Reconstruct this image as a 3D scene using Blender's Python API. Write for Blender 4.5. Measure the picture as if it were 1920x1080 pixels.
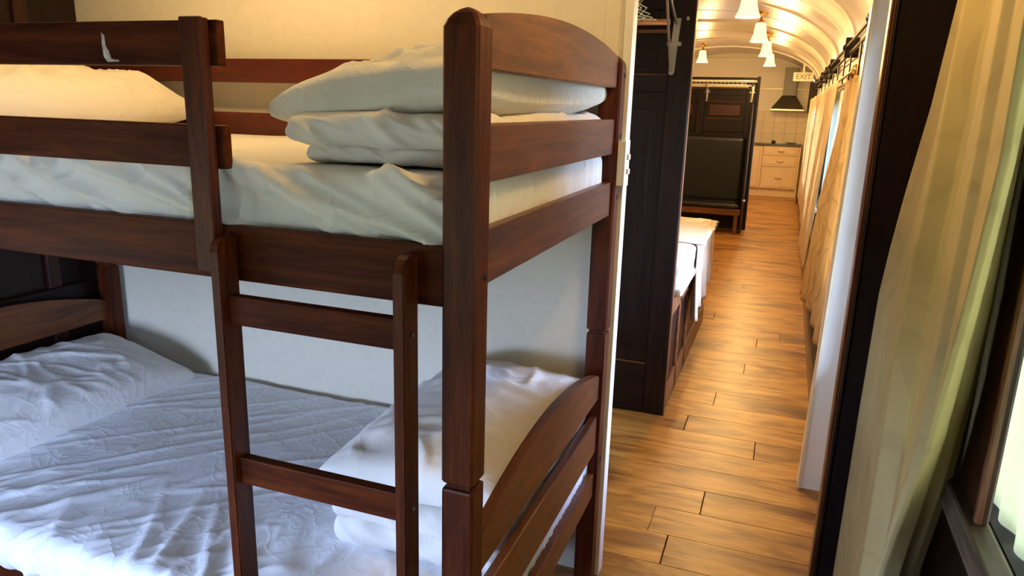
import bpy, bmesh, math, random
from mathutils import Vector, Matrix, noise
random.seed(7)
for o in list(bpy.data.objects): bpy.data.objects.remove(o)
scn = bpy.context.scene
C = scn.collection
PI = math.pi

# ---------------------------------------------------------------- camera
cam_d = bpy.data.cameras.new('camera'); cam = bpy.data.objects.new('camera', cam_d); C.objects.link(cam)
def cam_rows(yaw, pitch, roll):
    cy, sy, ct, st, cr, sr = math.cos(yaw), math.sin(yaw), math.cos(pitch), math.sin(pitch), math.cos(roll), math.sin(roll)
    B = Matrix(((1,0,0),(0,0,-1),(0,1,0)))
    Ry = Matrix(((cy,0,sy),(0,1,0),(-sy,0,cy))); Rx = Matrix(((1,0,0),(0,ct,-st),(0,st,ct))); Rz = Matrix(((cr,-sr,0),(sr,cr,0),(0,0,1)))
    return Rz @ Rx @ Ry @ B
Mc = cam_rows(0.351400796, 0.246075475, 0.0277742109)
r, d, f = Mc[0], Mc[1], Mc[2]
cam.matrix_world = Matrix(((r[0], -d[0], -f[0], 0), (r[1], -d[1], -f[1], 0), (r[2], -d[2], -f[2], 1.5), (0,0,0,1)))
cam_d.sensor_width = 36; cam_d.lens = 1364.43/1920*36; cam_d.clip_start = .02
cam_d.dof.use_dof = False
scn.camera = cam

# ---------------------------------------------------------------- sky and light
SKY_STRENGTH = 42.0
w = bpy.data.worlds.new('sky'); scn.world = w; w.use_nodes = True
nt = w.node_tree; bg = nt.nodes['Background']
tc = nt.nodes.new('ShaderNodeTexCoord'); sp = nt.nodes.new('ShaderNodeSeparateXYZ'); rp = nt.nodes.new('ShaderNodeValToRGB')
mr = nt.nodes.new('ShaderNodeMapRange'); mr.inputs['From Min'].default_value = -1
nt.links.new(tc.outputs['Generated'], sp.inputs[0]); nt.links.new(sp.outputs['Z'], mr.inputs[0]); nt.links.new(mr.outputs[0], rp.inputs[0]); nt.links.new(rp.outputs[0], bg.inputs[0])
rp.color_ramp.elements[0].position = .485; rp.color_ramp.elements[0].color = (.13,.15,.12,1)     # ground
rp.color_ramp.elements[1].position = .5; rp.color_ramp.elements[1].color = (.52,.68,.97,1)       # horizon
e_ = rp.color_ramp.elements.new(.8); e_.color = (.38,.54,1.0,1)
bg.inputs[1].default_value = SKY_STRENGTH
def portal(name, loc, sx, sz, facing):   # tells the sampler where sky light enters through a window opening
    l = bpy.data.lights.new(name, 'AREA'); l.shape = 'RECTANGLE'; l.size = sx; l.size_y = sz; l.cycles.is_portal = True
    o = bpy.data.objects.new(name, l); C.objects.link(o); o.location = loc
    o.rotation_euler = Vector(facing).to_track_quat('-Z', 'Y').to_euler()
    o['kind'] = 'structure'
def lamp_light(name, loc, watts, color, size=.04, parent=None):
    l = bpy.data.lights.new(name, 'POINT'); l.energy = watts; l.color = color; l.shadow_soft_size = size
    o = bpy.data.objects.new(name, l); C.objects.link(o); o.location = loc; return o
WARM = (1.0, .63, .23)
vs = scn.view_settings
scn.display_settings.display_device = 'sRGB'
vs.view_transform = 'Standard'; vs.look = 'None'; vs.gamma = 1; vs.use_curve_mapping = False
vs.exposure = 0.0

# ---------------------------------------------------------------- helpers
def wl(o):
    v = Vector((0,0,0))
    while o is not None: v = v + o.location; o = o.parent
    return v
def obj(name, bm, mat, parent=None, smooth=False, loc=None):
    """bm in world coordinates -> one mesh object"""
    me = bpy.data.meshes.new(name)
    base = Vector(loc) if loc is not None else (wl(parent) if parent else Vector((0,0,0)))
    for v in bm.verts: v.co -= base
    bmesh.ops.recalc_face_normals(bm, faces=bm.faces)
    bm.to_mesh(me); bm.free()
    if isinstance(mat, (list, tuple)):
        for m in mat: me.materials.append(m)
    else: me.materials.append(mat)
    if smooth:
        for p in me.polygons: p.use_smooth = True
    o = bpy.data.objects.new(name, me); C.objects.link(o)
    if parent: o.parent = parent; o.location = base - wl(parent)
    else: o.location = base
    return o
def tag(o, label, cat, group=None):
    o['label'] = label; o['category'] = cat
    if group: o['group'] = group
    return o
def thing(name, label, cat, loc, group=None):
    o = bpy.data.objects.new(name, None); C.objects.link(o); o.location = loc; o.empty_display_size = .1
    return tag(o, label, cat, group)
def struct(name, bm, mat, smooth=False, parent=None):
    o = obj(name, bm, mat, parent, smooth)
    if not parent: o['kind'] = 'structure'
    return o
def add_box(bm, x0, x1, y0, y1, z0, z1, bev=0, seg=1):
    r = bmesh.ops.create_cube(bm, size=1)
    vs_ = r['verts']
    for v in vs_:
        v.co = Vector(((x0+x1)/2 + v.co.x*(x1-x0), (y0+y1)/2 + v.co.y*(y1-y0), (z0+z1)/2 + v.co.z*(z1-z0)))
    if bev:
        es = list({e for v in vs_ for e in v.link_edges})
        bmesh.ops.bevel(bm, geom=es, offset=bev, segments=seg, affect='EDGES', profile=.6)
    return bm
def box(x0, x1, y0, y1, z0, z1, bev=0, seg=1):
    return add_box(bmesh.new(), x0, x1, y0, y1, z0, z1, bev, seg)
def add_prism(bm, pts, axis, a0, a1, bev=0):
    """2D polygon extruded along axis. pts in the two other axes (cyclic order x,y,z without axis)"""
    def mk(p, a):
        if axis == 'X': return (a, p[0], p[1])
        if axis == 'Y': return (p[0], a, p[1])
        return (p[0], p[1], a)
    A = [bm.verts.new(mk(p, a0)) for p in pts]; B = [bm.verts.new(mk(p, a1)) for p in pts]
    n = len(pts); fs = [bm.faces.new(A), bm.faces.new(B[::-1])]
    for i in range(n): fs.append(bm.faces.new((A[i], A[(i+1)%n], B[(i+1)%n], B[i])))
    if bev:
        es = list({e for fc in fs[:2] for e in fc.edges})
        bmesh.ops.bevel(bm, geom=es, offset=bev, segments=2, affect='EDGES')
    return bm
def add_tube(bm, pts, rad, n=8, cap=True):
    pts = [Vector(p) for p in pts]; rings = []
    for i, p in enumerate(pts):
        t = (pts[min(i+1, len(pts)-1)] - pts[max(i-1, 0)]).normalized()
        u = t.orthogonal().normalized() if i == 0 else (u - t*u.dot(t)).normalized()
        v = t.cross(u); rr = rad[i] if isinstance(rad, (list, tuple)) else rad
        rings.append([bm.verts.new(p + (u*math.cos(2*PI*k/n) + v*math.sin(2*PI*k/n))*rr) for k in range(n)])
    for a, b in zip(rings, rings[1:]):
        for k in range(n): bm.faces.new((a[k], a[(k+1)%n], b[(k+1)%n], b[k]))
    if cap: bm.faces.new(rings[0][::-1]); bm.faces.new(rings[-1])
    return bm
def add_lathe(bm, prof, c, n=24):
    """prof list of (radius, z) around vertical axis at c"""
    rings = [[bm.verts.new((c[0]+r_*math.cos(2*PI*k/n), c[1]+r_*math.sin(2*PI*k/n), c[2]+z)) for k in range(n)] for r_, z in prof]
    for a, b in zip(rings, rings[1:]):
        for k in range(n): bm.faces.new((a[k], a[(k+1)%n], b[(k+1)%n], b[k]))
    return bm
def grid_bm(fn, nu, nv, thick=0, wrap=False):
    bm = bmesh.new()
    V = [[bm.verts.new(fn(i/nu, j/nv)) for j in range(nv+1)] for i in range(nu+1)]
    for i in range(nu):
        for j in range(nv): bm.faces.new((V[i][j], V[i+1][j], V[i+1][j+1], V[i][j+1]))
    return bm
def ridge(p, s, seed, w=.12):
    n_ = noise.noise(Vector((p[0]*s[0]+seed, p[1]*s[1]+seed*1.7, p[2]*s[2]-seed)))
    return math.exp(-(n_/w)**2)
def fbm(p, s, seed): return noise.fractal(Vector((p[0]*s+seed, p[1]*s-seed, p[2]*s+seed*.3)), 1.0, 2.0, 3)

# ---------------------------------------------------------------- materials
def lin(c):
    c = c/255
    return c/12.92 if c <= .04045 else ((c+.055)/1.055)**2.4
def rgb(r_, g, b): return (lin(r_), lin(g), lin(b), 1)
def new_mat(name):
    m = bpy.data.materials.new(name); m.use_nodes = True
    return m, m.node_tree, m.node_tree.nodes['Principled BSDF']
def N(nt, t, **k):
    n_ = nt.nodes.new(t)
    for a, b in k.items():
        if a == 'op': n_.operation = b
        else: setattr(n_, a, b)
    return n_
def coords(nt, scale, rnd=0, kind='Object'):
    tc = N(nt, 'ShaderNodeTexCoord'); mp = N(nt, 'ShaderNodeMapping'); mp.inputs['Scale'].default_value = scale
    nt.links.new(tc.outputs[kind], mp.inputs[0])
    if rnd:
        oi = N(nt, 'ShaderNodeObjectInfo'); ml = N(nt, 'ShaderNodeMath', op='MULTIPLY'); ml.inputs[1].default_value = rnd
        nt.links.new(oi.outputs['Random'], ml.inputs[0]); nt.links.new(ml.outputs[0], mp.inputs['Location'])
    return mp.outputs[0]
def noise_n(nt, vec, scale, detail=3, rough=.55, dist=0):
    n_ = N(nt, 'ShaderNodeTexNoise'); n_.inputs['Scale'].default_value = scale; n_.inputs['Detail'].default_value = detail
    n_.inputs['Roughness'].default_value = rough; n_.inputs['Distortion'].default_value = dist
    nt.links.new(vec, n_.inputs['Vector']); return n_
def ramp(nt, fac, stops):
    r_ = N(nt, 'ShaderNodeValToRGB'); e = r_.color_ramp.elements
    while len(e) < len(stops): e.new(.5)
    for k, (p, c) in enumerate(stops): e[k].position = p; e[k].color = c
    nt.links.new(fac, r_.inputs[0]); return r_
def bump(nt, bs, h, strength=.2, dist=.002, normal=None):
    b = N(nt, 'ShaderNodeBump'); b.inputs['Strength'].default_value = strength; b.inputs['Distance'].default_value = dist
    nt.links.new(h, b.inputs['Height'])
    if normal: nt.links.new(normal, b.inputs['Normal'])
    nt.links.new(b.outputs[0], bs.inputs['Normal']); return b.outputs[0]
def wood(name, dark, light, axis='X', rough=.35, sc=1.0, rnd=9, spec=.5, coat=0):
    m, nt, bs = new_mat(name)
    s = {'X': (1.3, 16, 16), 'Y': (16, 1.3, 16), 'Z': (16, 16, 1.3)}[axis]
    vec = coords(nt, tuple(q*sc for q in s), rnd)
    n1 = noise_n(nt, vec, 2.2, 5, .6, .6); n2 = noise_n(nt, vec, 14, 3, .6)
    r_ = ramp(nt, n1.outputs[0], [(.32, dark), (.68, light)])
    mx = N(nt, 'ShaderNodeMixRGB', blend_type='MULTIPLY'); mx.inputs[0].default_value = .55
    r2 = ramp(nt, n2.outputs[0], [(.35, (.45,.4,.36,1)), (.6, (1,1,1,1))])
    nt.links.new(r_.outputs[0], mx.inputs[1]); nt.links.new(r2.outputs[0], mx.inputs[2]); nt.links.new(mx.outputs[0], bs.inputs['Base Color'])
    bs.inputs['Roughness'].default_value = rough; bs.inputs['Specular IOR Level'].default_value = spec
    if coat: bs.inputs['Coat Weight'].default_value = coat; bs.inputs['Coat Roughness'].default_value = .15
    bump(nt, bs, n2.outputs[0], .15, .0006)
    return m
def plain(name, col, rough=.6, metal=0, spec=.5, noise_amt=.06, sc=8, bmp=0, emit=None, estr=0):
    m, nt, bs = new_mat(name)
    vec = coords(nt, (1,1,1)); n1 = noise_n(nt, vec, sc, 4)
    lo = tuple(max(0, q*(1-noise_amt*2)) for q in col[:3])+(1,); hi = tuple(min(1, q*(1+noise_amt)) for q in col[:3])+(1,)
    r_ = ramp(nt, n1.outputs[0], [(.3, lo), (.7, hi)]); nt.links.new(r_.outputs[0], bs.inputs['Base Color'])
    bs.inputs['Roughness'].default_value = rough; bs.inputs['Metallic'].default_value = metal; bs.inputs['Specular IOR Level'].default_value = spec
    if bmp: bump(nt, bs, n1.outputs[0], .3, bmp)
    if emit: bs.inputs['Emission Color'].default_value = emit; bs.inputs['Emission Strength'].default_value = estr
    return m
def cloth(name, col, crease=0.0, cs=7, weave=0, rough=.9):
    m, nt, bs = new_mat(name)
    bs.inputs['Base Color'].default_value = col; bs.inputs['Roughness'].default_value = rough; bs.inputs['Specular IOR Level'].default_value = .2
    bs.inputs['Sheen Weight'].default_value = .15
    vec = coords(nt, (1,1,1))
    last = None
    if crease:
        heights = []
        for s_, d_ in ((cs, 1.2), (cs*2.1, .8), (cs*.55, 1.6)):
            n_ = noise_n(nt, vec, s_, 2, .5, d_)
            a = N(nt, 'ShaderNodeMath', op='SUBTRACT'); a.inputs[1].default_value = .5; nt.links.new(n_.outputs[0], a.inputs[0])
            b = N(nt, 'ShaderNodeMath', op='ABSOLUTE'); nt.links.new(a.outputs[0], b.inputs[0])
            c = N(nt, 'ShaderNodeMath', op='MULTIPLY'); c.inputs[1].default_value = -22; nt.links.new(b.outputs[0], c.inputs[0])
            e = N(nt, 'ShaderNodeMath', op='EXPONENT'); nt.links.new(c.outputs[0], e.inputs[0]); heights.append(e.outputs[0])
        a1 = N(nt, 'ShaderNodeMath', op='ADD'); nt.links.new(heights[0], a1.inputs[0]); nt.links.new(heights[1], a1.inputs[1])
        a2 = N(nt, 'ShaderNodeMath', op='ADD'); nt.links.new(a1.outputs[0], a2.inputs[0]); nt.links.new(heights[2], a2.inputs[1])
        last = bump(nt, bs, a2.outputs[0], crease, .006)
    if weave:
        wv = N(nt, 'ShaderNodeTexWave'); wv.bands_direction = 'X'; wv.inputs['Scale'].default_value = weave; nt.links.new(vec, wv.inputs[0])
        wy = N(nt, 'ShaderNodeTexWave'); wy.bands_direction = 'Y'; wy.inputs['Scale'].default_value = weave; nt.links.new(vec, wy.inputs[0])
        a = N(nt, 'ShaderNodeMath', op='ADD'); nt.links.new(wv.outputs['Fac'], a.inputs[0]); nt.links.new(wy.outputs['Fac'], a.inputs[1])
        bump(nt, bs, a.outputs[0], .25, .001, last)
    return m
def drape(name, col, motif, trans=.5, clear=0.0, scroll=True, tcol=None):
    """curtain fabric: diffuse + translucent (+ see-through for sheers) with a woven scroll pattern"""
    m, nt, bs = new_mat(name); out = nt.nodes['Material Output']
    vec = coords(nt, (1,1,1)); n1 = noise_n(nt, vec, 5, 1, .4, 2.6)
    wv = N(nt, 'ShaderNodeTexWave'); wv.wave_type = 'RINGS'; wv.rings_direction = 'SPHERICAL'
    wv.inputs['Scale'].default_value = 3.2; wv.inputs['Distortion'].default_value = 14; wv.inputs['Detail'].default_value = 1; wv.inputs['Detail Scale'].default_value = 1.4
    nt.links.new(vec, wv.inputs[0])
    r_ = ramp(nt, wv.outputs['Fac'], [(.0, motif), (.10, motif), (.17, col), (1, col)]) if scroll else ramp(nt, n1.outputs[0], [(.3, motif), (.7, col)])
    nt.links.new(r_.outputs[0], bs.inputs['Base Color']); bs.inputs['Roughness'].default_value = .75; bs.inputs['Specular IOR Level'].default_value = .2
    tr = N(nt, 'ShaderNodeBsdfTranslucent')
    if tcol: tr.inputs[0].default_value = tcol
    else: nt.links.new(r_.outputs[0], tr.inputs[0])
    mx = N(nt, 'ShaderNodeMixShader'); mx.inputs[0].default_value = trans
    nt.links.new(bs.outputs[0], mx.inputs[1]); nt.links.new(tr.outputs[0], mx.inputs[2]); last = mx
    if clear:
        tp = N(nt, 'ShaderNodeBsdfTransparent'); m2 = N(nt, 'ShaderNodeMixShader'); m2.inputs[0].default_value = clear
        nt.links.new(mx.outputs[0], m2.inputs[1]); nt.links.new(tp.outputs[0], m2.inputs[2]); last = m2
    nt.links.new(last.outputs[0], out.inputs[0])
    return m

BUNK_D, BUNK_L = (.040,.0065,.002,1), (.115,.025,.006,1)
M_bx = wood('bunk_wood_x', BUNK_D, BUNK_L, 'X', .5, spec=.07)
M_by_lit = wood('bunk_wood_y_lit', (.06,.014,.004,1), (.19,.060,.015,1), 'Y', .38, spec=.4)  # same bunk wood, lighter base: warm light on the end boards painted in
M_bz = wood('bunk_wood_z', BUNK_D, BUNK_L, 'Z', .42, spec=.14)
M_bred = wood('bunk_back_wood', (.07,.008,.003,1), (.12,.017,.006,1), 'X', .4)
DK_D, DK_L = (.006,.0025,.002,1), (.022,.009,.006,1)
M_dx = wood('dark_wood_x', DK_D, DK_L, 'X', .4, spec=.25)
M_dy = wood('dark_wood_y', DK_D, DK_L, 'Y', .4, spec=.25)
M_dz = wood('dark_wood_z', DK_D, DK_L, 'Z', .4, spec=.25)
M_stile = wood('red_stile_wood', (.018,.005,.003,1), (.055,.015,.008,1), 'Z', .4, spec=.25)
M_mid = wood('mid_wood', (.07,.022,.008,1), (.2,.07,.022,1), 'Z', .35)
M_midx = wood('mid_wood_x', (.07,.022,.008,1), (.2,.07,.022,1), 'X', .35)
M_midy = wood('mid_wood_y', (.09,.03,.01,1), (.25,.09,.03,1), 'Y', .35)
M_dpart = wood('dark_partition_wood', DK_D, (.012,.004,.003,1), 'Z', .6, spec=.12)
M_paint = plain('cream_wall_paint', (.76,.695,.57,1), .55, bmp=.0006, sc=40, noise_amt=.02)
M_white = plain('white_gloss_paint', (.86,.85,.80,1), .28, noise_amt=.02)
M_cream = plain('cream_gloss_paint', (.80,.71,.50,1), .28, noise_amt=.02)
M_ceil = plain('ceiling_gloss_paint', (.80,.72,.58,1), .36, noise_amt=.02)
M_sheet = cloth('white_sheet_daylit', (.88,.90,.97,1), .20, 5)  # lower bunk sheet, cool daylight put into the base colour
M_sheet_dim = cloth('white_sheet_dimmed', (.74,.72,.70,1), .30, 3.5)  # same white sheet, base darkened to stand for weaker light
M_pillow = cloth('pillow_cotton', (.80,.78,.78,1), .18, 6)
M_duvet = cloth('waffle_duvet', (.76,.72,.64,1), .22, 7, weave=90)
M_linen = cloth('folded_linen', (.74,.71,.68,1), .12, 5)
M_blanket = cloth('cream_blanket', (.66,.54,.38,1), 0, weave=28)
M_metal = plain('brushed_metal', (.45,.44,.42,1), .35, 1, noise_amt=.1)
M_brass = plain('brass', (.75,.46,.16,1), .25, 1, noise_amt=.05)
M_steel = plain('stainless_steel', (.17,.16,.14,1), .5, 1, noise_amt=.05)
M_screw = plain('dark_screw_metal', (.12,.10,.08,1), .35, 1)
M_hole = plain('screw_hole', (.004,.003,.003,1), .8)
M_leather = plain('black_leather', (.010,.010,.011,1), .33, sc=60, bmp=.0008)
M_leather_seat = M_leather
M_plastic = plain('switch_plastic', (.80,.76,.66,1), .35, noise_amt=.02)
M_kit = plain('cream_cabinet_paint', (.80,.60,.34,1), .4, noise_amt=.03)
M_tile = plain('cream_tile', (.72,.60,.42,1), .15, noise_amt=.03)
M_grout = plain('grout', (.50,.42,.30,1), .8)
M_bench = plain('grey_benchtop', (.10,.10,.09,1), .3)
M_sign = plain('sign_plastic', (.85,.80,.62,1), .4, noise_amt=.02)
M_signtext = plain('sign_lettering', (.30,.24,.12,1), .5)
M_cord = plain('cotton_cord', (.80,.70,.48,1), .9)
M_cabin_red = wood('red_panel_wood', (.04,.008,.004,1), (.10,.022,.010,1), 'X', .3)
M_post = wood('worn_window_post_wood', (.012,.004,.003,1), (.05,.014,.008,1), 'Z', .4, spec=.3)
M_sill = wood('worn_sill_wood', (.03,.018,.012,1), (.16,.11,.075,1), 'Y', .45)
M_rodwood = wood('orange_rod_wood', (.45,.14,.03,1), (.65,.24,.06,1), 'X', .35)
M_curtain = drape('cream_damask', (.48,.38,.185,1), (.43,.335,.16,1), .20, tcol=(.85,.78,.28,1))
M_curtain_b = drape('cream_brocade', (.74,.52,.24,1), (.60,.40,.17,1), .3)
M_curtain_c = drape('plain_cream_drape', (.88,.72,.48,1), (.80,.62,.38,1), .35, scroll=False)
M_sheer = drape('sheer_voile', (.80,.86,.80,1), (.72,.80,.74,1), .25, .05, scroll=False)
M_sheer_near = drape('dense_voile', (.74,.80,.70,1), (.66,.72,.62,1), .46, 0.0, scroll=False, tcol=(.86,.82,.58,1))
M_scuff = plain('white_scuff', (.55,.50,.44,1), .7, noise_amt=.3, sc=60)
def glass_mat():
    m, nt, bs = new_mat('window_glass'); out = nt.nodes['Material Output']
    tp = N(nt, 'ShaderNodeBsdfTransparent'); gl = N(nt, 'ShaderNodeBsdfGlossy'); gl.inputs['Roughness'].default_value = .02
    fr = N(nt, 'ShaderNodeFresnel'); fr.inputs[0].default_value = 1.45; mx = N(nt, 'ShaderNodeMixShader')
    nt.links.new(fr.outputs[0], mx.inputs[0]); nt.links.new(tp.outputs[0], mx.inputs[1]); nt.links.new(gl.outputs[0], mx.inputs[2]); nt.links.new(mx.outputs[0], out.inputs[0])
    return m
M_glass = glass_mat()
def shade_mat():
    m, nt, bs = new_mat('lit_glass_shade')
    bs.inputs['Base Color'].default_value = (.95,.85,.6,1); bs.inputs['Roughness'].default_value = .4
    bs.inputs['Emission Color'].default_value = (1,.80,.38,1); bs.inputs['Emission Strength'].default_value = 1.5
    return m
M_shade = shade_mat()
M_bulb = plain('bulb_glow', (1,.9,.7,1), .5, emit=(1,.85,.55,1), estr=14)
def floor_mat():
    m, nt, bs = new_mat('floor_plank_wood')
    vec = coords(nt, (.9, 9, 9), 31)
    n1 = noise_n(nt, vec, 1.6, 6, .62, 1.2); n2 = noise_n(nt, vec, 9, 4, .6)
    r1 = ramp(nt, n1.outputs[0], [(.28, (.17,.060,.010,1)), (.46, (.50,.225,.042,1)), (.68, (.68,.35,.085,1))])
    v2 = coords(nt, (1.6, 4, 4), 17); n3 = noise_n(nt, v2, 1.3, 3, .6, .5)
    r3 = ramp(nt, n3.outputs[0], [(.36, (.36,.27,.24,1)), (.52, (1,1,1,1))])
    mx = N(nt, 'ShaderNodeMixRGB', blend_type='MULTIPLY'); mx.inputs[0].default_value = .92
    nt.links.new(r1.outputs[0], mx.inputs[1]); nt.links.new(r3.outputs[0], mx.inputs[2])
    r2 = ramp(nt, n2.outputs[0], [(.35, (.6,.55,.5,1)), (.6, (1,1,1,1))])
    m2 = N(nt, 'ShaderNodeMixRGB', blend_type='MULTIPLY'); m2.inputs[0].default_value = .5
    nt.links.new(mx.outputs[0], m2.inputs[1]); nt.links.new(r2.outputs[0], m2.inputs[2])
    nt.links.new(m2.outputs[0], bs.inputs['Base Color'])
    bs.inputs['Roughness'].default_value = .34
    bump(nt, bs, n1.outputs[0], .25, .002)
    return m
M_floor = floor_mat()
M_gap = plain('floor_gap', (.05,.02,.008,1), .8)

# ================================================================ THE SETTING
XL, XR = -2.5, .34            # inner faces of the carriage sides
YB, YE = -1.3, 14.6           # behind the camera, kitchen end
ZS, ZC, XC, WC = 1.95, 2.54, -1.08, 1.42
def ceil_z(x): return ZS + (ZC-ZS)*math.sqrt(max(0, 1-((x-XC)/WC)**2))

# floor: slab with every plank proud of it
floor = struct('floor', box(XL-.1, XR+.1, YB, YE, -.06, -.012), M_gap)
PW, Y0 = .1865, 2.225
ends = {1: -.328, 0: -.254, 2: -.162, 5: .008, 6: -.324, 11: -.10, 14: -.053, 4: -.9, 3: -.62}
mesh_cache = {}
def plank_mesh(L):
    k = round(L, 2)
    if k not in mesh_cache:
        bm = box(-L/2+.0012, L/2-.0012, -PW/2+.0011, PW/2-.0011, -.012, 0, .0012)
        me = bpy.data.meshes.new('floor_plank'); bm.to_mesh(me); bm.free(); me.materials.append(M_floor); mesh_cache[k] = me
    return mesh_cache[k]
rest = bmesh.new()
k = -19
while Y0 + k*PW < YE:
    yc = Y0 + (k+.5)*PW
    e0 = ends.get(k, -1.2 + random.random()*1.2)
    xs = [XR]; x = e0
    while x < XR-.12: x += 1.22
    x -= 1.22
    while x > XL: xs.append(x); x -= 1.22
    xs.append(XL)
    for a, b in zip(xs, xs[1:]):
        if a-b < .02: continue
        if 0.8 < yc < 7.4 and a > -1.7:
            L = round(a-b, 2)
            o = bpy.data.objects.new('floor_plank', plank_mesh(L)); C.objects.link(o); o.parent = floor
            o.location = ((a+b)/2, yc, 0)
        else: add_box(rest, b+.0012, a-.0012, yc-PW/2+.0011, yc+PW/2-.0011, -.012, 0)
    k += 1
o = obj('floor_plank', rest, M_floor, floor); o['kind'] = 'stuff'

# ceiling vault
def vault(y0, y1, z_off=0, n=40, th=.04):
    bm = bmesh.new(); A, B = [], []
    for i in range(n+1):
        a = PI*i/n; x = XC - WC*math.cos(a); z = ZS + (ZC-ZS)*math.sin(a)
        A.append((x, z)); B.append((XC-(WC+th)*math.cos(a), ZS+(ZC-ZS+th)*math.sin(a)))
    pts = A + B[::-1]
    add_prism(bm, pts, 'Y', y0, y1); return bm
ceiling = struct('ceiling', vault(YB, YE+.05), M_ceil, smooth=False)
for p_ in ceiling.data.polygons: p_.use_smooth = abs(p_.normal.y) < .5
def rib(y, w_=.035, h=.018):
    bm = bmesh.new(); n = 36; A, B = [], []
    for i in range(n+1):
        a = PI*(.02+.96*i/n)
        A.append((XC-(WC-h)*math.cos(a), ZS+(ZC-ZS-h)*math.sin(a))); B.append((XC-(WC+.01)*math.cos(a), ZS+(ZC-ZS+.01)*math.sin(a)))
    add_prism(bm, A+B[::-1], 'Y', y-w_/2, y+w_/2); return bm
for y in (3.4, 5.4, 7.35, 9.4, 11.6, 13.0):
    obj('ceiling_rib', rib(y), M_ceil, ceiling)
for y in (4.4, 6.4, 8.4, 10.5, 12.3):
    obj('ceiling_joint_strip', rib(y, .012, .006), M_ceil, ceiling)
# vault line reaching down to the far end: flat soffit over the kitchen wall
obj('end_moulding', box(-1.75, -.45, YE-.03, YE, 2.42, 2.445), M_ceil, ceiling)

# side walls with window openings. xi inner face, xo outer face
def wall_with_windows(name, xi, xo, y0, y1, z0, z1, wins, mat):
    bm = bmesh.new(); a, b = min(xi, xo), max(xi, xo); y = y0
    for (wy0, wy1, wz0, wz1) in wins:
        if wy0 > y: add_box(bm, a, b, y, wy0, z0, z1)
        add_box(bm, a, b, wy0, wy1, z0, wz0); add_box(bm, a, b, wy0, wy1, wz1, z1); y = wy1
    if y < y1: add_box(bm, a, b, y, y1, z0, z1)
    return struct(name, bm, mat)
NEAR_WINS = [(-.95, -.05, .92, 1.80), (.10, 1.52, .80, 1.80)]
FAR_WINS = [(2.2, 2.93, .50, 1.80), (3.35, 4.75, .55, 1.62), (5.15, 6.9, .55, 1.62), (7.4, 9.2, .55, 1.62), (9.7, 11.5, .55, 1.62), (11.9, 13.2, .75, 1.62)]
wall_right = wall_with_windows('wall_right', .36, .46, YB, 2.12, 0, 2.02, NEAR_WINS, M_dz)
wall_right_cor = wall_with_windows('wall_right', XR, .46, 2.12, YE, 0, 2.02, FAR_WINS, M_paint)
ADDED_LEFT_WINS = [(-.9, .50, .55, 1.25)]  # unseen low window, added to light the lower bunk
wall_left = wall_with_windows('wall_left', XL, XL-.1, YB, 2.12, 0, 2.02, ADDED_LEFT_WINS, M_dz)
for (a, b) in ((1.842, 1.892), (1.30, 1.35), (.72, .77)):
    obj('stile', box(XL, XL+.018, a, b, .1, 1.98, .003), M_stile if a > 1.8 else M_dz, wall_left)
obj('rail', box(XL, XL+.03, .7, 2.085, .74, .80, .004), M_dy, wall_left)
obj('rail', box(XL, XL+.02, .7, 2.085, 1.90, 1.98, .004), M_dy, wall_left)
wall_left_cor = struct('wall_left', box(XL-.1, XL, 2.12, YE, 0, 2.02), M_paint)
# behind the camera and kitchen end
def arch_wall(y0, y1, x0=XL-.05, x1=XR+.08, n=36, drop=-.02):
    pts = [(x0, 0)] + [(x1, 0)]
    xs = [x1 + (x0-x1)*i/n for i in range(n+1)]
    pts += [(x, ceil_z(min(max(x, XL+.001), XR-.001)) - drop) for x in xs]
    return add_prism(bmesh.new(), pts, 'Y', y0, y1)
wall_behind = struct('wall_behind', arch_wall(YB-.05, YB), M_dz)
# low window added behind the camera to light the lower bunk
cut = box(-2.3, -.9, YB-.2, YB+.1, .55, 1.15); cme = bpy.data.meshes.new('cut'); cut.to_mesh(cme); cut.free(); co_ = bpy.data.objects.new('cut', cme); C.objects.link(co_)
md = wall_behind.modifiers.new('opening', 'BOOLEAN'); md.object = co_; md.operation = 'DIFFERENCE'
bpy.context.view_layer.update()
me2 = bpy.data.meshes.new_from_object(wall_behind.evaluated_get(bpy.context.evaluated_depsgraph_get()))
wall_behind.modifiers.clear(); wall_behind.data = me2; bpy.data.objects.remove(co_)
wall_far = struct('wall_far', arch_wall(YE, YE+.05), M_paint)
obj('picture_rail', box(-1.9, XR, YE-.02, YE, 1.90, 1.935, .004), M_cream, wall_far)
# tiled splashback
bm = bmesh.new(); add_box(bm, -1.9, .30, YE-.012, YE, .93, 1.52); o = obj('tile_backing', bm, M_grout, wall_far)
TS = .196
tile_bm = box(-TS/2+.002, TS/2-.002, -.006, 0, -TS/2+.002, TS/2-.002, .002); tile_me = bpy.data.meshes.new('tile'); tile_bm.to_mesh(tile_me); tile_bm.free(); tile_me.materials.append(M_tile)
for i in range(11):
    for j in range(3):
        o = bpy.data.objects.new('tile', tile_me); C.objects.link(o); o.parent = wall_far
        o.location = (.30-TS*(i+.5), YE-.012, .93+TS*(j+.5))

# the pale partition behind the bunk and its jamb
YW = 2.09
wall_bunk = struct('wall_back', arch_wall(YW, YW+.03, x1=-.455), M_paint)
obj('cover_strip', box(-.512, -.47, YW-.006, YW, .02, 2.38, .002), M_paint, wall_bunk)
jamb = struct('trim_1', box(-.456, -.431, YW-.012, YW+.042, 0, 2.46, .004, 2), M_white)
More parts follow.
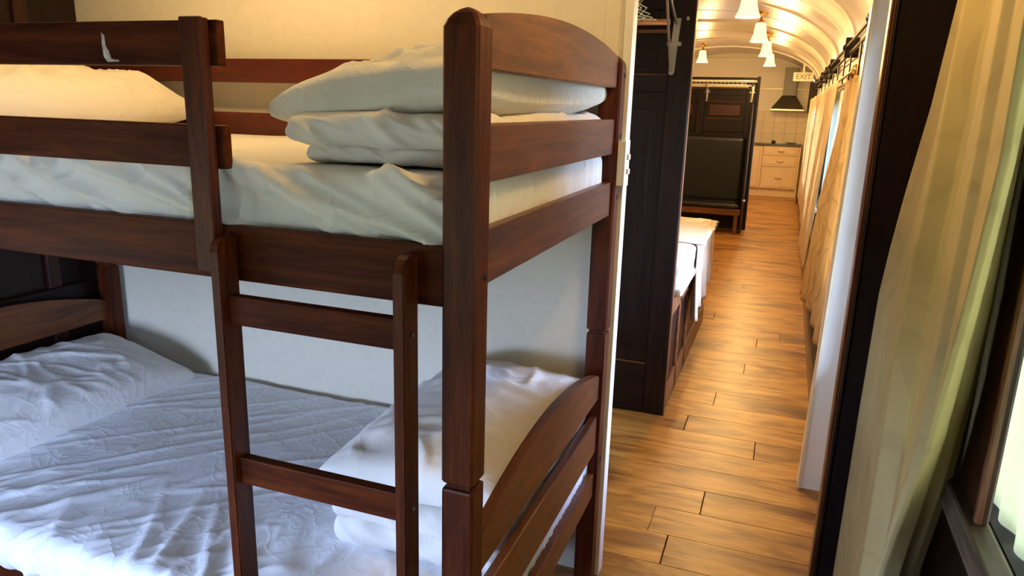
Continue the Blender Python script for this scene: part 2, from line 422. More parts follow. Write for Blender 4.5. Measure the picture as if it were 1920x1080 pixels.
# right-hand dark partition of the doorway, with its mouldings
wall_dark = struct('wall_doorway', box(.214, .36, 2.09, 2.115, 0, 2.19), M_dpart)
obj('edge_moulding', box(.197, .203, 2.08, 2.13, 0, 2.2, .002), M_mid, wall_dark)
obj('edge_moulding', box(.203, .209, 2.085, 2.13, 0, 2.2, .002), M_mid, wall_dark)
obj('edge_moulding', box(.209, .216, 2.078, 2.13, 0, 2.2, .0025), M_dz, wall_dark)
# white painted board beyond it, leaning out a little with the carriage side
bm = bmesh.new()
add_prism(bm, [(.200, 0.0), (.36, 0.0), (.36, 2.06), (.235, 2.06)], 'Y', 2.975, 2.995)
wall_board = struct('trim_2', bm, M_white)
bm = bmesh.new()
add_prism(bm, [(.190, 0.0), (.204, 0.0), (.239, 2.06), (.225, 2.06)], 'Y', 2.965, 3.06, .004)
obj('edge_bead', bm, M_cream, wall_board)

# dark panelled partition across the carriage beyond the doorway
YP = 3.47
part_mid = struct('wall_middle', arch_wall(YP+.008, YP+.022, x1=-.46), M_dz)
def pbox(name, x0, x1, z0, z1, y0=YP-.004, y1=YP+.034, m=None, bev=.003):
    return obj(name, box(x0, x1, y0, y1, z0, z1, bev), m or M_dz, part_mid)
pbox('stile', -.548, -.445, 0, 2.36)
pbox('stile', -1.36, -1.26, 0, 2.45); pbox('stile', -2.2, -2.1, 0, 2.2)
for (a, b) in ((-1.26, -.548), (-2.1, -1.36)):
    pbox('rail', a, b, 0, .262, m=M_dx); pbox('rail', a, b, 1.576, 1.652, m=M_dx); pbox('rail', a, b, 1.93, 2.02, m=M_dx)
    pbox('panel_bead', a+.002, b-.002, .262, .268, YP-.006, YP+.01, M_midx, .001)
    pbox('panel_bead', a+.002, b-.002, 1.650, 1.656, YP-.006, YP+.01, M_midx, .001)
    pbox('raised_panel', a+.05, b-.05, 1.69, 1.90, YP+.002, YP+.01, M_dx)
    pbox('raised_panel', a+.06, b-.06, .34, 1.50, YP+.002, YP+.01, M_dz)
pbox('edge_strip', -.4465, -.441, 0, 2.3, YP-.002, YP+.036, M_mid, .001)
pbox('latch', -.482, -.470, 1.885, 1.90, YP-.014, YP-.003, M_metal, .002)
bm = bmesh.new(); add_tube(bm, [(-.466, YP-.004, 1.67), (-.466, YP-.012, 1.67)], .006, 10); obj('knob', bm, M_dz, part_mid)

# boxed-in skirting along the right side beyond the white board
skirt = struct('baseboard_right', box(.252, XR, 3.06, 13.2, 0, .115, .003), M_midy)
obj('ledge', box(.262, XR, 3.06, 13.2, .115, .16, .003), M_dy, skirt)
for y in (3.9, 4.9, 5.9, 7.3, 9.0):
    obj('post', box(.30, XR, y, y+.05, .16, .6, .003), M_dz, skirt)

# windows -------------------------------------------------------------
def window(name, wins_y, z0, z1, xi, xo, mat, mull=(), sash=True, sill=True):
    y0, y1 = wins_y
    bm = bmesh.new(); t = .035
    add_box(bm, xi+.005, xo, y0, y1, z0, z0+t, .002); add_box(bm, xi+.005, xo, y0, y1, z1-t, z1, .002)
    add_box(bm, xi+.005, xo, y0, y0+t, z0+t, z1-t, .002); add_box(bm, xi+.005, xo, y1-t, y1, z0+t, z1-t, .002)
    fr = struct(name, bm, mat)
    for m_ in mull: obj('mullion', box(xo-.04, xo-.01, m_-.015, m_+.015, z0+t, z1-t, .002), mat, fr)
    obj('pane', box(xo-.022, xo-.018, y0+t, y1-t, z0+t, z1-t), M_glass, fr)
    return fr
win1 = window('window_1', (.10, 1.52), .80, 1.80, .385, .46, M_dz)
win3 = window('window_2', (-.95, -.05), .92, 1.80, .36, .46, M_dz)
for n_, (a, b, c, d_) in enumerate(FAR_WINS): window('window_%d' % (n_+3), (a, b), c, d_, XR, .46, M_dz, mull=((a+b)/2,))
winL_added = window('window_10', (-.9, .50), .55, 1.25, XL-.1, XL, M_dz)  # frame and glass of the added left window
bm = bmesh.new(); x0_, x1_, za, zb_ = -2.3, -.9, .55, 1.15
for q in ((x0_, x1_, za, za+.035), (x0_, x1_, zb_-.035, zb_), (x0_, x0_+.035, za+.035, zb_-.035), (x1_-.035, x1_, za+.035, zb_-.035)): add_box(bm, q[0], q[1], YB-.05, YB+.01, q[2], q[3])
win_behind_added = struct('window_11', bm, M_dx); obj('pane', box(x0_+.03, x1_-.03, YB-.032, YB-.028, za+.03, zb_-.03), M_glass, win_behind_added)  # frame and glass of the window added behind the camera
# sill and inner sash post of the near windows
obj('window_sill', box(.318, .357, -.95, 2.08, .842, .892, .006, 2), M_sill, wall_right)
obj('apron_moulding', box(.335, .362, -.95, 2.08, .80, .842, .004), M_dy, wall_right)
obj('window_post', box(.338, .352, 1.19, 1.365, .892, 1.95, .004), M_post, wall_right)
obj('post_bead', box(.332, .345, 1.190, 1.205, .892, 1.95, .003), M_mid, wall_right)
obj('post_bead', box(.332, .345, 1.345, 1.370, .892, 1.95, .003), M_dz, wall_right)
obj('inner_reveal', box(.385, .452, 1.478, 1.486, .836, 1.765, .002), M_mid, win1)
obj('window_post', box(.338, .372, -.04, .09, .892, 1.95, .004), M_dz, wall_right)
obj('window_head', box(.338, .365, -.95, 2.08, 1.80, 1.86, .004), M_dy, wall_right)

portal('window_light_portal', (-1.6, YB-.07, .85), 1.4, .60, (0,1,0))
portal('window_light_portal', (.475, .81, 1.30), 1.42, 1.0, (-1,0,0))
portal('window_light_portal', (.475, -.5, 1.35), .90, .90, (-1,0,0))
portal('window_light_portal', (XL-.12, -.2, .90), 1.4, .70, (1,0,0))
for (a, b, c, d_) in FAR_WINS: portal('window_light_portal', (.475, (a+b)/2, (c+d_)/2), b-a, d_-c, (-1,0,0))

# ================================================================ LAMPS
def lamp(name, label, x, y, watts, group=None, drop=.0, fs=1.0):
    zc = ceil_z(x)
    t = thing(name, label, 'lamp', (x, y, zc), group)
    bm = bmesh.new(); add_lathe(bm, [(0.001, .012), (.075*fs, .012), (.075*fs, -.012), (.045*fs, -.035), (.018*fs, -.06), (.012, -.085), (0.001, -.085)], (x, y, zc), 20); obj('ceiling_plate', bm, M_brass, t, True)
    bm = bmesh.new(); add_lathe(bm, [(.012, -.08), (.030, -.092), (.040, -.10), (.040, -.108), (.001, -.11)], (x, y, zc), 16); obj('lamp_holder', bm, M_brass, t, True)
    prof = [(.036, -.105), (.050, -.12), (.055, -.15), (.060, -.20), (.072, -.245), (.092, -.285), (.090, -.287), (.068, -.243), (.056, -.20), (.050, -.15), (.044, -.122), (.030, -.11)]
    bm = bmesh.new(); add_lathe(bm, prof, (x, y, zc), 28); obj('glass_shade', bm, M_shade, t, True)
    bm = bmesh.new(); bmesh.ops.create_uvsphere(bm, u_segments=12, v_segments=8, radius=.026, matrix=Matrix.Translation((x, y, zc-.185))); obj('bulb', bm, M_bulb, t, True)
    l = lamp_light('bulb_light', (0, 0, -.30), watts, WARM, .05); l.parent = t
    return t
lamp('ceiling_lamp', 'bell-shaped glass ceiling lamp cut by the top edge, nearest in the corridor', -.385, 5.95, 46, 'glass ceiling lamps in the corridor row')
lamp('ceiling_lamp', 'bell-shaped ceiling lamp on brass plate, second nearest in the corridor row', -.385, 8.0, 46, 'glass ceiling lamps in the corridor row')
lamp('ceiling_lamp', 'bell-shaped ceiling lamp on brass plate, third along the corridor row', -.385, 10.05, 46, 'glass ceiling lamps in the corridor row')
lamp('ceiling_lamp', 'smallest bell-shaped ceiling lamp at far end of corridor row, before the kitchen wall', -.40, 12.2, 46, 'glass ceiling lamps in the corridor row')
lamp('ceiling_lamp', 'lone bell-shaped ceiling lamp left of the row, beside the dark partition edge', -1.42, 12.3, 46)
lamp('ceiling_lamp', 'bell-shaped ceiling lamp above the bunk, out of the picture', -1.45, 1.50, 21)
lamp('ceiling_lamp', 'bell-shaped ceiling lamp added beside the window to warm the bunk end, out of the picture', -.02, 1.30, 13)  # unseen lamp added to light the aisle-side faces of the bunk
lamp('ceiling_lamp', 'bell-shaped ceiling lamp just beyond the doorway, out of the picture', -.385, 3.9, 60)

# ================================================================ THE BUNK
X0, X1 = -2.45, -.44          # ends of the bunk
FY0, FY1 = 1.031, 1.088       # front posts
BY0, BY1 = 2.010, 2.067       # back posts
bunk = thing('bunk_bed', 'reddish-brown wooden bunk bed with ladder and arched end boards', 'bunk bed', (-1.445, 1.55, 0))
def post(x0, y0, name='post'):
    x1, y1 = x0+.06, y0+.057
    bm = box(x0, x1, y0, y1, .862, 1.622, .004, 2)
    # crown: small domed cap
    cx, cy = (x0+x1)/2, (y0+y1)/2
    for v in bm.verts:
        if v.co.z > 1.6:
            v.co.z = 1.618 + (.024 if (abs(v.co.x-cx) < .029 and abs(v.co.y-cy) < .0275) else 0)
            
    bmesh.ops.create_cube
    o = obj('upper_post', bm, M_bz, bunk)
    bm = box(x0+.001, x1-.001, y0+.001, y1-.001, 0, .852, .005, 2); obj('lower_post', bm, M_bz, bunk)
    bm = box(x0+.010, x1-.010, y0+.010, y1-.010, .846, .868); obj('post_joint', bm, M_bz, bunk)
    return o
def crown_post(x0, y0):
    x1, y1 = x0+.06, y0+.057
    bm = bmesh.new(); n = 9
    # body as stacked outline so the crown rounds over
    secs = [(.862, .004), (.866, 0), (1.612, 0), (1.622, .004), (1.631, .011), (1.637, .019), (1.640, .027)]
    rings = []
    for z, ins in secs:
        c = .005
        a, b, e, g = x0+ins, x1-ins, y0+ins*.9, y1-ins*.9
        c = min(c, (b-a)/2-.0005, (g-e)/2-.0005)
        P = [(a+c, e), (b-c, e), (b, e+c), (b, g-c), (b-c, g), (a+c, g), (a, g-c), (a, e+c)]
        rings.append([bm.verts.new((p[0], p[1], z)) for p in P])
    for A, B in zip(rings, rings[1:]):
        for k in range(8): bm.faces.new((A[k], A[(k+1)%8], B[(k+1)%8], B[k]))
    bm.faces.new(rings[0][::-1]); bm.faces.new(rings[-1])
    obj('upper_post', bm, M_bz, bunk)
    bm = box(x0+.001, x1-.001, y0+.001, y1-.001, 0, .852, .005, 2); obj('lower_post', bm, M_bz, bunk)
    bm = box(x0+.008, x1-.008, y0+.008, y1-.008, .846, .868); obj('post_joint', bm, M_bz, bunk)
for x in (X0, X1-.06):
    for y in (FY0, BY0): crown_post(x, y)
def arch_rail(xc, z_bot, z_end, z_mid, name='arched_rail'):
    n = 22; top = []
    for i in range(n+1):
        t = i/n; y = FY1-.004 + (BY0+.008-FY1)*t; top.append((y, z_end + (z_mid-z_end)*math.sin(PI*t)**.85))
    bot = [(BY0+.004, z_bot), (FY1-.004, z_bot)]
    bm = add_prism(bmesh.new(), top+bot, 'X', xc-.011, xc+.011, .003)
    return obj(name, bm, M_by_lit, bunk)
for xr in (X1-.023, X0+.023):
    arch_rail(xr, 1.552, 1.633, 1.668)
    arch_rail(xr, .648, .722, .795)
    for (a, b) in ((1.376, 1.470), (1.205, 1.299), (.475, .592), (.322, .402)):
        obj('end_rail', box(xr-.011, xr+.011, FY1-.004, BY0+.004, a, b, .003, 2), M_by_lit, bunk)
# long side rails
SX0, SX1 = X0+.055, X1-.055
obj('side_rail', box(SX0, SX1, 1.040, 1.064, 1.175, 1.276, .003, 2), M_bx, bunk)
obj('side_rail', box(SX0, SX1, 2.034, 2.058, 1.175, 1.276, .003, 2), M_bx, bunk)
obj('side_rail', box(SX0, SX1, 1.040, 1.064, .262, .362, .003, 2), M_bx, bunk)
obj('side_rail', box(SX0, SX1, 2.034, 2.058, .262, .362, .003, 2), M_bx, bunk)
# guard rails, front half and whole back
GX = -.926
obj('guard_rail', box(SX0, GX, 1.040, 1.060, 1.551, 1.627, .003, 2), M_bx, bunk)
obj('guard_rail', box(SX0, GX, 1.040, 1.060, 1.376, 1.452, .003, 2), M_bx, bunk)
obj('guard_post', box(-.985, -.941, 1.016, 1.0285, 1.192, 1.630, .002), M_bz, bunk)
obj('guard_post', box(-.985, -.941, 1.0285, 1.0400, 1.192, 1.629, .002), M_bz, bunk)
obj('back_guard_rail', box(SX0, SX1, 2.020, 2.040, 1.549, 1.624, .003, 2), M_bred, bunk)
obj('back_guard_rail', box(SX0, SX1, 2.020, 2.040, 1.376, 1.453, .003, 2), M_bred, bunk)
obj('back_guard_post', box(-2.16, -2.10, 2.040, 2.058, 1.192, 1.62, .002), M_bz, bunk)
obj('back_guard_post', box(-.95, -.89, 2.040, 2.058, 1.192, 1.62, .002), M_bz, bunk)
# slats carrying the mattresses
for i in range(13):
    x = SX0+.06+i*(SX1-SX0-.18)/12
    obj('slat', box(x, x+.07, 1.064, 2.034, 1.214, 1.232), M_by_lit, bunk)
    obj('slat', box(x, x+.07, 1.064, 2.034, .296, .312), M_by_lit, bunk)
# bolt holes on the posts, screws
def disc(x, y, z, r_, nrm, mat, name, par, dep=.0015):
    bm = bmesh.new(); d_ = Vector(nrm)*dep
    add_tube(bm, [Vector((x, y, z))-d_*.5, Vector((x, y, z))+d_], r_, 14); return obj(name, bm, mat, par)
for (y, z) in ((1.071, 1.225), (2.052, 1.587), (2.046, 1.425), (2.046, 1.255), (2.042, .44)):
    disc(X1, y, z, .0055 if y < 1.5 else .007, (1,0,0), M_hole, 'bolt_hole', bunk)
# white scuff mark on the top guard rail
bm = bmesh.new()
pts = [(-1.186, 1.608), (-1.180, 1.603), (-1.179, 1.585), (-1.172, 1.575), (-1.168, 1.562), (-1.150, 1.560), (-1.150, 1.557), (-1.178, 1.557), (-1.185, 1.566), (-1.187, 1.585)]
add_prism(bm, pts, 'Y', 1.0390, 1.0402); obj('scuff_mark', bm, M_scuff, bunk)

# ladder: part of the bunk that lifts off -> a thing of its own
ladder = thing('ladder', 'dark brown wooden bunk ladder with flat rungs hooked on front rail', 'ladder', (-.735, 1.01, 0))
def ladder_rail(x0, x1):
    y0, y1, zt = .988, 1.036, 1.262
    pts = [(y0, 0), (y1, 0), (y1, zt), (y0+.024, zt), (y0+.012, zt-.004), (y0+.004, zt-.012), (y0, zt-.026)]
    bm = add_prism(bmesh.new(), pts, 'X', x0, x1, .0025); return obj('ladder_rail', bm, M_bz, ladder)
ladder_rail(-.930, -.908); ladder_rail(-.566, -.544)
for z in (1.102, .785, .468, .151):
    obj('rung', box(-.910, -.564, 1.004, 1.026, z, z+.054, .003, 2), M_bx, ladder)
for z in (1.13, .812):
    for x in (-.544,):
        disc(x, 1.013, z, .0060, (1,0,0), M_screw, 'barrel_bolt', ladder, .001); disc(x+.0006, 1.013, z, .003, (1,0,0), M_metal, 'barrel_bolt', ladder, .002)

# ---------------------------------------------------------------- bedding
def rounded_slab(x0, x1, y0, y1, z0, z1, nx, ny, nz, rad, disp):
    """closed rounded box with dense faces; disp(p, n) -> offset vector"""
    bm = bmesh.new(); c = Vector(((x0+x1)/2, (y0+y1)/2, (z0+z1)/2)); h = Vector(((x1-x0)/2, (y1-y0)/2, (z1-z0)/2)); cache = {}
    def V(i, j, k):
        key = (i, j, k)
        if key in cache: return cache[key]
        q = Vector(((2*i/nx-1)*h.x, (2*j/ny-1)*h.y, (2*k/nz-1)*h.z))
        inner = Vector((max(-h.x+rad, min(h.x-rad, q.x)), max(-h.y+rad, min(h.y-rad, q.y)), max(-h.z+min(rad, h.z*.98), min(h.z-min(rad, h.z*.98), q.z))))
        dlt = q-inner; n_ = Vector((0,0,1))
        if dlt.length > 1e-6:
            n_ = Vector((dlt.x, dlt.y, dlt.z*(rad/min(rad, h.z*.98)))).normalized()
            q = inner + Vector((n_.x*rad, n_.y*rad, n_.z*min(rad, h.z*.98)))
        p = c+q; p = p + disp(p, n_)
        cache[key] = bm.verts.new(p); return cache[key]
    def quad(a, b, c_, d_):
        try: bm.faces.new((a, b, c_, d_))
        except ValueError: pass
    for i in range(nx):
        for j in range(ny):
            for k in (0, nz): quad(V(i,j,k), V(i+1,j,k), V(i+1,j+1,k), V(i,j+1,k))
    for i in range(nx):
        for k in range(nz):
            for j in (0, ny): quad(V(i,j,k), V(i+1,j,k), V(i+1,j,k+1), V(i,j,k+1))
    for j in range(ny):
        for k in range(nz):
            for i in (0, nx): quad(V(i,j,k), V(i,j+1,k), V(i,j+1,k+1), V(i,j,k+1))
    return bm
def upper_disp(p, n_):
    side = max(0, 1-abs(n_.z)) 
    d_ = 0
    # long diagonal pulls on the front face, rising to the right
    u = p.x*.5 - (p.z)*1.6
    fr = max(0, min(1, (-n_.y-.1)/.5))
    if fr > 0:
        d_ += fr*.018*ridge((p.x+p.z*3.4, 0, p.z), (3.6, 0, 1.6), 3.1, .10)
        d_ += fr*.012*ridge((p.x+p.z*2.2, 0, p.z), (8, 0, 3), 8.1, .10)
        d_ += fr*.007*ridge((p.x-p.z*1.2, 0, p.z), (11, 0, 6), 2.7, .10)
    if n_.x > .2: d_ += .008*ridge((p.y, p.z*.35, 0), (26, 4, 0), 5.2, .25)
    d_ += .004*fbm(p, 4, 2.2)*(1 if n_.z > .5 else .6)
    return n_*(d_-.004)
def lower_disp(p, n_):
    d_ = .004*fbm(p, 3, 9.2)
    front = max(0, min(1, (1.42-p.y)/.35))
    d_ += .011*front*(ridge((p.x*1.0+p.y*.6, p.y*.5, p.z), (9, 4, 6), 4.4, .13) + .7*ridge((p.x-p.y*.5, p.y, p.z), (15, 7, 8), 1.4, .13))
    d_ += .005*ridge((p.x-p.y*.9, p.y*.5, 0), (9, 5, 0), 6.1, .07)
    if n_.x > .2: d_ += .007*ridge((p.y, p.z*.3, 0), (30, 4, 0), 2.2, .25)
    return n_*(d_-.003)
m_up = obj('mattress', rounded_slab(-2.415, -.475, 1.066, 2.018, 1.233, 1.388, 260, 80, 26, .035, upper_disp), M_sheet_dim, None, True, loc=(-1.45, 1.54, 1.233))
tag(m_up, 'mattress in wrinkled white fitted sheet on the upper bunk', 'mattress')
m_lo = obj('mattress', rounded_slab(-2.415, -.475, 1.030, 2.078, .366, .474, 220, 130, 14, .04, lower_disp), M_sheet, None, True, loc=(-1.45, 1.54, .366))
m_lo.data.transform(Matrix.Identity(4))
tag(m_lo, 'mattress in crumpled white sheet tinted with daylight blue on the lower bunk', 'mattress')

def pillow(name, label, cx, cy, cz, lx, ly, h, rz=0, seed=1, mat=None, tilt=0, tx=0, nu=56, amp=.006, pz=.42, grp=None, parent=None, cat='pillow', lift=None):
    bm = bmesh.new(); Vt, Vb = {}, {}
    ca, sa = math.cos(rz), math.sin(rz)
    def P(i, j, top):
        u, v = 2*i/nu-1, 2*j/nu-1
        # pulled-in sides, pointed corners
        px = u*lx/2*(1-.055*(1-v*v)*abs(u)**6*0 - .05*(1-abs(v)**3)*(abs(u)**2))
        py = v*ly/2*(1-.06*(1-abs(u)**3)*(abs(v)**2))
        e = max(0, (1-u*u)*(1-v*v)); t = e**pz
        z = h*.5*t*(1 if top else -.62)
        w_ = (fbm((px, py, z), 5, seed)*amp*1.6 + amp*ridge((px+py*.4, py, 0), (6, 9, 0), seed*2.3, .12)*(1.0) + amp*.8*ridge((px*.5-py, px, 0), (10, 6, 0), seed*5.1, .1))*(min(1, e*4))
        z += w_ if top else -w_*.3
        if lift: z += lift(px, py)
        z += px*math.tan(tilt) + py*math.tan(tx)
        return Vector((cx+px*ca-py*sa, cy+px*sa+py*ca, cz+h*.31+z))
    for i in range(nu+1):
        for j in range(nu+1):
            Vt[i, j] = bm.verts.new(P(i, j, True))
            edge = i in (0, nu) or j in (0, nu)
            Vb[i, j] = Vt[i, j] if edge else bm.verts.new(P(i, j, False))
    for i in range(nu):
        for j in range(nu):
            bm.faces.new((Vt[i,j], Vt[i+1,j], Vt[i+1,j+1], Vt[i,j+1]))
            q = (Vb[i,j], Vb[i,j+1], Vb[i+1,j+1], Vb[i+1,j])
            if len(set(q)) == 4:
                try: bm.faces.new(q)
                except ValueError: pass
    o = obj(name, bm, mat or M_pillow, parent, True, loc=None if parent else (cx, cy, cz))
    if not parent: tag(o, label, cat, grp)
    return o
pillow('pillow', 'white pillow on the upper bunk behind the guard rails at left', -2.09, 1.56, 1.385, .50, .90, .245, 0, 3.3, M_duvet, tilt=-.05, pz=.42, amp=.013, nu=90)
pillow('pillow', 'white pillow lit bluish on the lower bunk against the end frame at left', -2.205, 1.62, .476, .43, .76, .17, -.04, 5.7, M_pillow, tilt=-.20, pz=.24, nu=90)

# folded bedding stacks at the right end
def soft_slab(name, x0, x1, y0, y1, z0, z1, seed, mat, parent, rad=.03, amp=.006, dome=0, taper=0, nx=70, ny=70, nz=12, fold=0):
    cx, cy = (x0+x1)/2, (y0+y1)/2
    def dsp(p, n_):
        d_ = amp*fbm(p, 5, seed) + amp*.8*ridge((p.x+p.z*2, p.y, p.z), (8, 6, 10), seed*3, .12)
        off = n_*d_
        u, v = (p.x-cx)/((x1-x0)/2), (p.y-cy)/((y1-y0)/2)
        if p.z > (z0+z1)/2:
            off.z += dome*max(0, (1-u*u))**.6*max(0, (1-v*v))**.6 
            off.z -= taper*max(0, -u)**2
        # gathered folds on the front face
        if n_.y < -.3 and fold: off.y += -fold*ridge((p.x*1.0+p.z*1.5, 0, p.z), (16, 0, 5), seed*7, .2)
        return off
    return obj(name, rounded_slab(x0, x1, y0, y1, z0, z1, nx, ny, nz, rad, dsp), mat, parent, True)
st = thing('folded_blanket', 'thin folded white blanket under the duvet on the upper bunk', 'blanket', (-.75, 1.55, 1.389))
soft_slab('layer', -.83, -.49, 1.14, 2.0, 1.389, 1.424, 2.4, M_linen, st, .017, .003, fold=.006)
dv = thing('folded_duvet', 'thick folded waffle-weave white duvet on the upper bunk behind the tall post', 'duvet', (-.75, 1.55, 1.424))
soft_slab('lower_fold', -.862, -.485, 1.125, 2.01, 1.422, 1.482, 6.4, M_linen, dv, .03, .010, fold=.014)
pillow('upper_fold', '', -.69, 1.58, 1.445, .43, .90, .195, 0, 8.8, M_duvet, nu=120, amp=.013, pz=.27, parent=dv, tilt=.13)

dl = thing('folded_duvet', 'folded white duvet on the lower bunk behind the ladder and lower end board', 'duvet', (-.72, 1.6, .472))
soft_slab('lower_fold', -.93, -.49, 1.31, 2.03, .470, .545, 1.4, M_linen, dl, .035, .006, fold=.006)
soft_slab('lower_fold', -.92, -.49, 1.30, 2.03, .545, .62, 4.4, M_linen, dl, .027, .006, fold=.006)
pillow('upper_fold', '', -.715, 1.66, .600, .46, .78, .185, 0, 2.8, M_linen, nu=80, amp=.009, pz=.26, parent=dl, tilt=.05)

# ================================================================ LIGHT SWITCH
sw = thing('light_switch', 'narrow cream double light switch on the white door jamb', 'switch', (-.43, 2.05, 1.29))
obj('switch_box', box(-.448, -.422, 2.022, 2.076, 1.288, 1.412, .003, 2), M_plastic, sw)
obj('face_plate', box(-.422, -.418, 2.020, 2.078, 1.286, 1.414, .0015, 2), M_plastic, sw)
for z in (1.328, 1.368):
    obj('toggle', box(-.418, -.410, 2.042, 2.056, z-.008, z+.008, .002), M_plastic, sw)

# ================================================================ CURTAINS
def curtain(name, label, cols, mat, folds, amp, nu=90, nv=60, ztop=None, zbot=None, cat='curtain', group=None, ph=0, thick=.0, axis_amp=(1,0), flare=1.0):
    """cols: list of (u, [(z, x, y), ...] from top to bottom); folds over u"""
    def colpos(c, z):
        L = c[1]
        if z >= L[0][0]: return L[0][1], L[0][2]
        for a, b in zip(L, L[1:]):
            if z >= b[0]:
                t = (a[0]-z)/(a[0]-b[0])
                return a[1]+(b[1]-a[1])*t, a[2]+(b[2]-a[2])*t
        return L[-1][1], L[-1][2]
    def fn(u, v):
        z = ztop + (zbot-ztop)*v
        for a, b in zip(cols, cols[1:]):
            if u <= b[0]+1e-9:
                t = (u-a[0])/(b[0]-a[0]); pa, pb = colpos(a, z), colpos(b, z)
                x, y = pa[0]+(pb[0]-pa[0])*t, pa[1]+(pb[1]-pa[1])*t; break
        k_ = amp*(.6+.4*v*flare)
        s = math.sin(2*PI*folds*u+ph + .5*noise.noise(Vector((u*4, v*1.5, 1))))
        s2 = noise.noise(Vector((u*folds*2.2, v*1.3, 7.7+ph)))
        x += (s*k_ + s2*k_*.6)*axis_amp[0]; y += (s*k_+s2*k_*.5)*axis_amp[1]
        return (x, y, z)
    bm = grid_bm(fn, nu, nv)
    o = obj(name, bm, mat, None, True)
    md = o.modifiers.new('thickness', 'SOLIDIFY'); md.thickness = .0012
    tag(o, label, cat, group); return o
def kz(x, pts): return [(z, x, y) for z, y in pts]
near_cols = [(0, kz(.250, [(1.92,1.47), (1.70,1.549), (1.52,1.644), (1.33,1.80), (1.20,1.89), (1.07,1.96), (.74,1.995), (.23,2.015), (.12,2.015)])),
             (.12, kz(.262, [(1.92,1.45), (1.70,1.52), (1.52,1.59), (1.33,1.67), (1.07,1.82), (.74,1.80), (.23,1.82), (.12,1.82)])),
             (.28, kz(.246, [(1.92,1.44), (1.43,1.475), (1.19,1.53), (.75,1.54), (.12,1.56)])),
             (.33, kz(.276, [(1.92,1.42), (1.43,1.455), (1.19,1.50), (.75,1.51), (.12,1.53)])),
             (.45, kz(.262, [(1.92,1.31), (1.43,1.34), (1.19,1.37), (.75,1.40), (.12,1.46)])),
             (.53, kz(.250, [(1.92,1.20), (1.44,1.20), (1.16,1.22), (.98,1.24), (.72,1.36), (.12,1.44)])),
             (.56, kz(.262, [(1.92,1.19), (1.44,1.185), (1.16,1.21), (.98,1.23), (.72,1.35), (.12,1.43)])),
             (.70, kz(.238, [(1.92,1.05), (1.62,1.046), (1.45,1.035), (1.28,1.072), (1.02,1.154), (.85,1.254), (.68,1.343), (.12,1.42)])),
             (.72, kz(.246, [(1.92,1.05), (1.62,1.046), (1.45,1.035), (1.28,1.072), (1.02,1.154), (.85,1.254), (.68,1.343), (.12,1.42)])),
             (.78, kz(.278, [(1.92,1.12), (1.45,1.13), (1.28,1.16), (1.02,1.22), (.85,1.29), (.68,1.36), (.12,1.42)])),
             (.88, kz(.296, [(1.92,1.20), (1.48,1.215), (1.24,1.225), (1.08,1.25), (.87,1.32), (.65,1.40), (.12,1.44)])),
             (.93, kz(.314, [(1.92,1.24), (1.48,1.245), (1.24,1.25), (1.08,1.27), (.87,1.33), (.65,1.42), (.12,1.45)])),
             (1.0, kz(.330, [(1.92,1.33), (1.48,1.326), (1.24,1.314), (1.08,1.318), (.87,1.357), (.65,1.446), (.12,1.46)]))]
curtain('curtain', 'cream damask curtain, nearest, hanging in front of the window at right edge', near_cols, M_curtain, 3.0, .0035, 200, 110, 1.92, .12, ph=.6)
o = obj('curtain_rod', add_tube(bmesh.new(), [(.29, -.9, 1.925), (.29, 2.07, 1.925)], .012, 10), M_brass, None); tag(o, 'brass curtain rod above the nearest window, out of the picture', 'rod')
# voile outside the sash of window 1
vo = [(0, [(1.76,.412,1.46), (1.2,.412,1.455), (.838,.412,1.40)]), (1, [(1.76,.412,.15), (.838,.412,.15)])]
curtain('sheer_curtain', 'pale green-white voile behind the near window glass at bottom right corner', vo, M_sheer_near, 13, .007, 180, 30, 1.76, .838, cat='curtain')

# corridor curtains, far to near
brA = [(0, [(1.74,.325,5.62), (1.44,.316,5.60), (.9,.25,5.62), (.21,.205,5.62)]), (.5, [(1.74,.325,5.0), (.21,.255,5.1)]), (1, [(1.74,.325,4.3), (.21,.285,4.3)])]
curtain('curtain', 'gold brocade curtain hanging nearest beyond the white board', brA, M_curtain_b, 4, .020, 100, 50, 1.74, .21)
def strip_curtain(label, y0, y1, x, zt, zb, mat, folds, amp=.02, group=None, xb=None, y0b=None):
    xb = x-.05 if xb is None else xb; y0b = y0 if y0b is None else y0b
    return curtain('curtain', label, [(0, [(zt, x, y1), (zb, xb, y1+.05)]), (1, [(zt, x, y0), (zb, xb+.03, y0b)])], mat, folds, amp, 90, 30, zt, zb, group='plain cream curtains along the corridor')
strip_curtain('cream curtain falling beside the bright voile, second beyond the white board', 5.85, 7.8, .285, 1.73, .21, M_curtain_c, 6, .018, xb=.205, y0b=6.6)
strip_curtain('cream curtain third beyond the white board, mid corridor', 8.0, 9.7, .275, 1.72, .21, M_curtain_c, 6, .018, xb=.235)
strip_curtain('cream curtain farthest along the corridor, beside the range hood', 9.95, 12.6, .26, 1.71, .20, M_curtain_c, 9, .018, xb=.235)
for (lb, a, b) in (('pale blue-lit voile strip between the brocade and cream curtains', 5.3, 6.7), ('pale voile strip farther along between the cream curtains', 7.8, 8.1)):
    c_ = curtain('sheer_curtain', lb, [(0, [(1.66, .315, b), (.45, .30, b)]), (1, [(1.66, .315, a), (.45, .30, a)])], M_sheer, 6, .008, 60, 20, 1.66, .45)

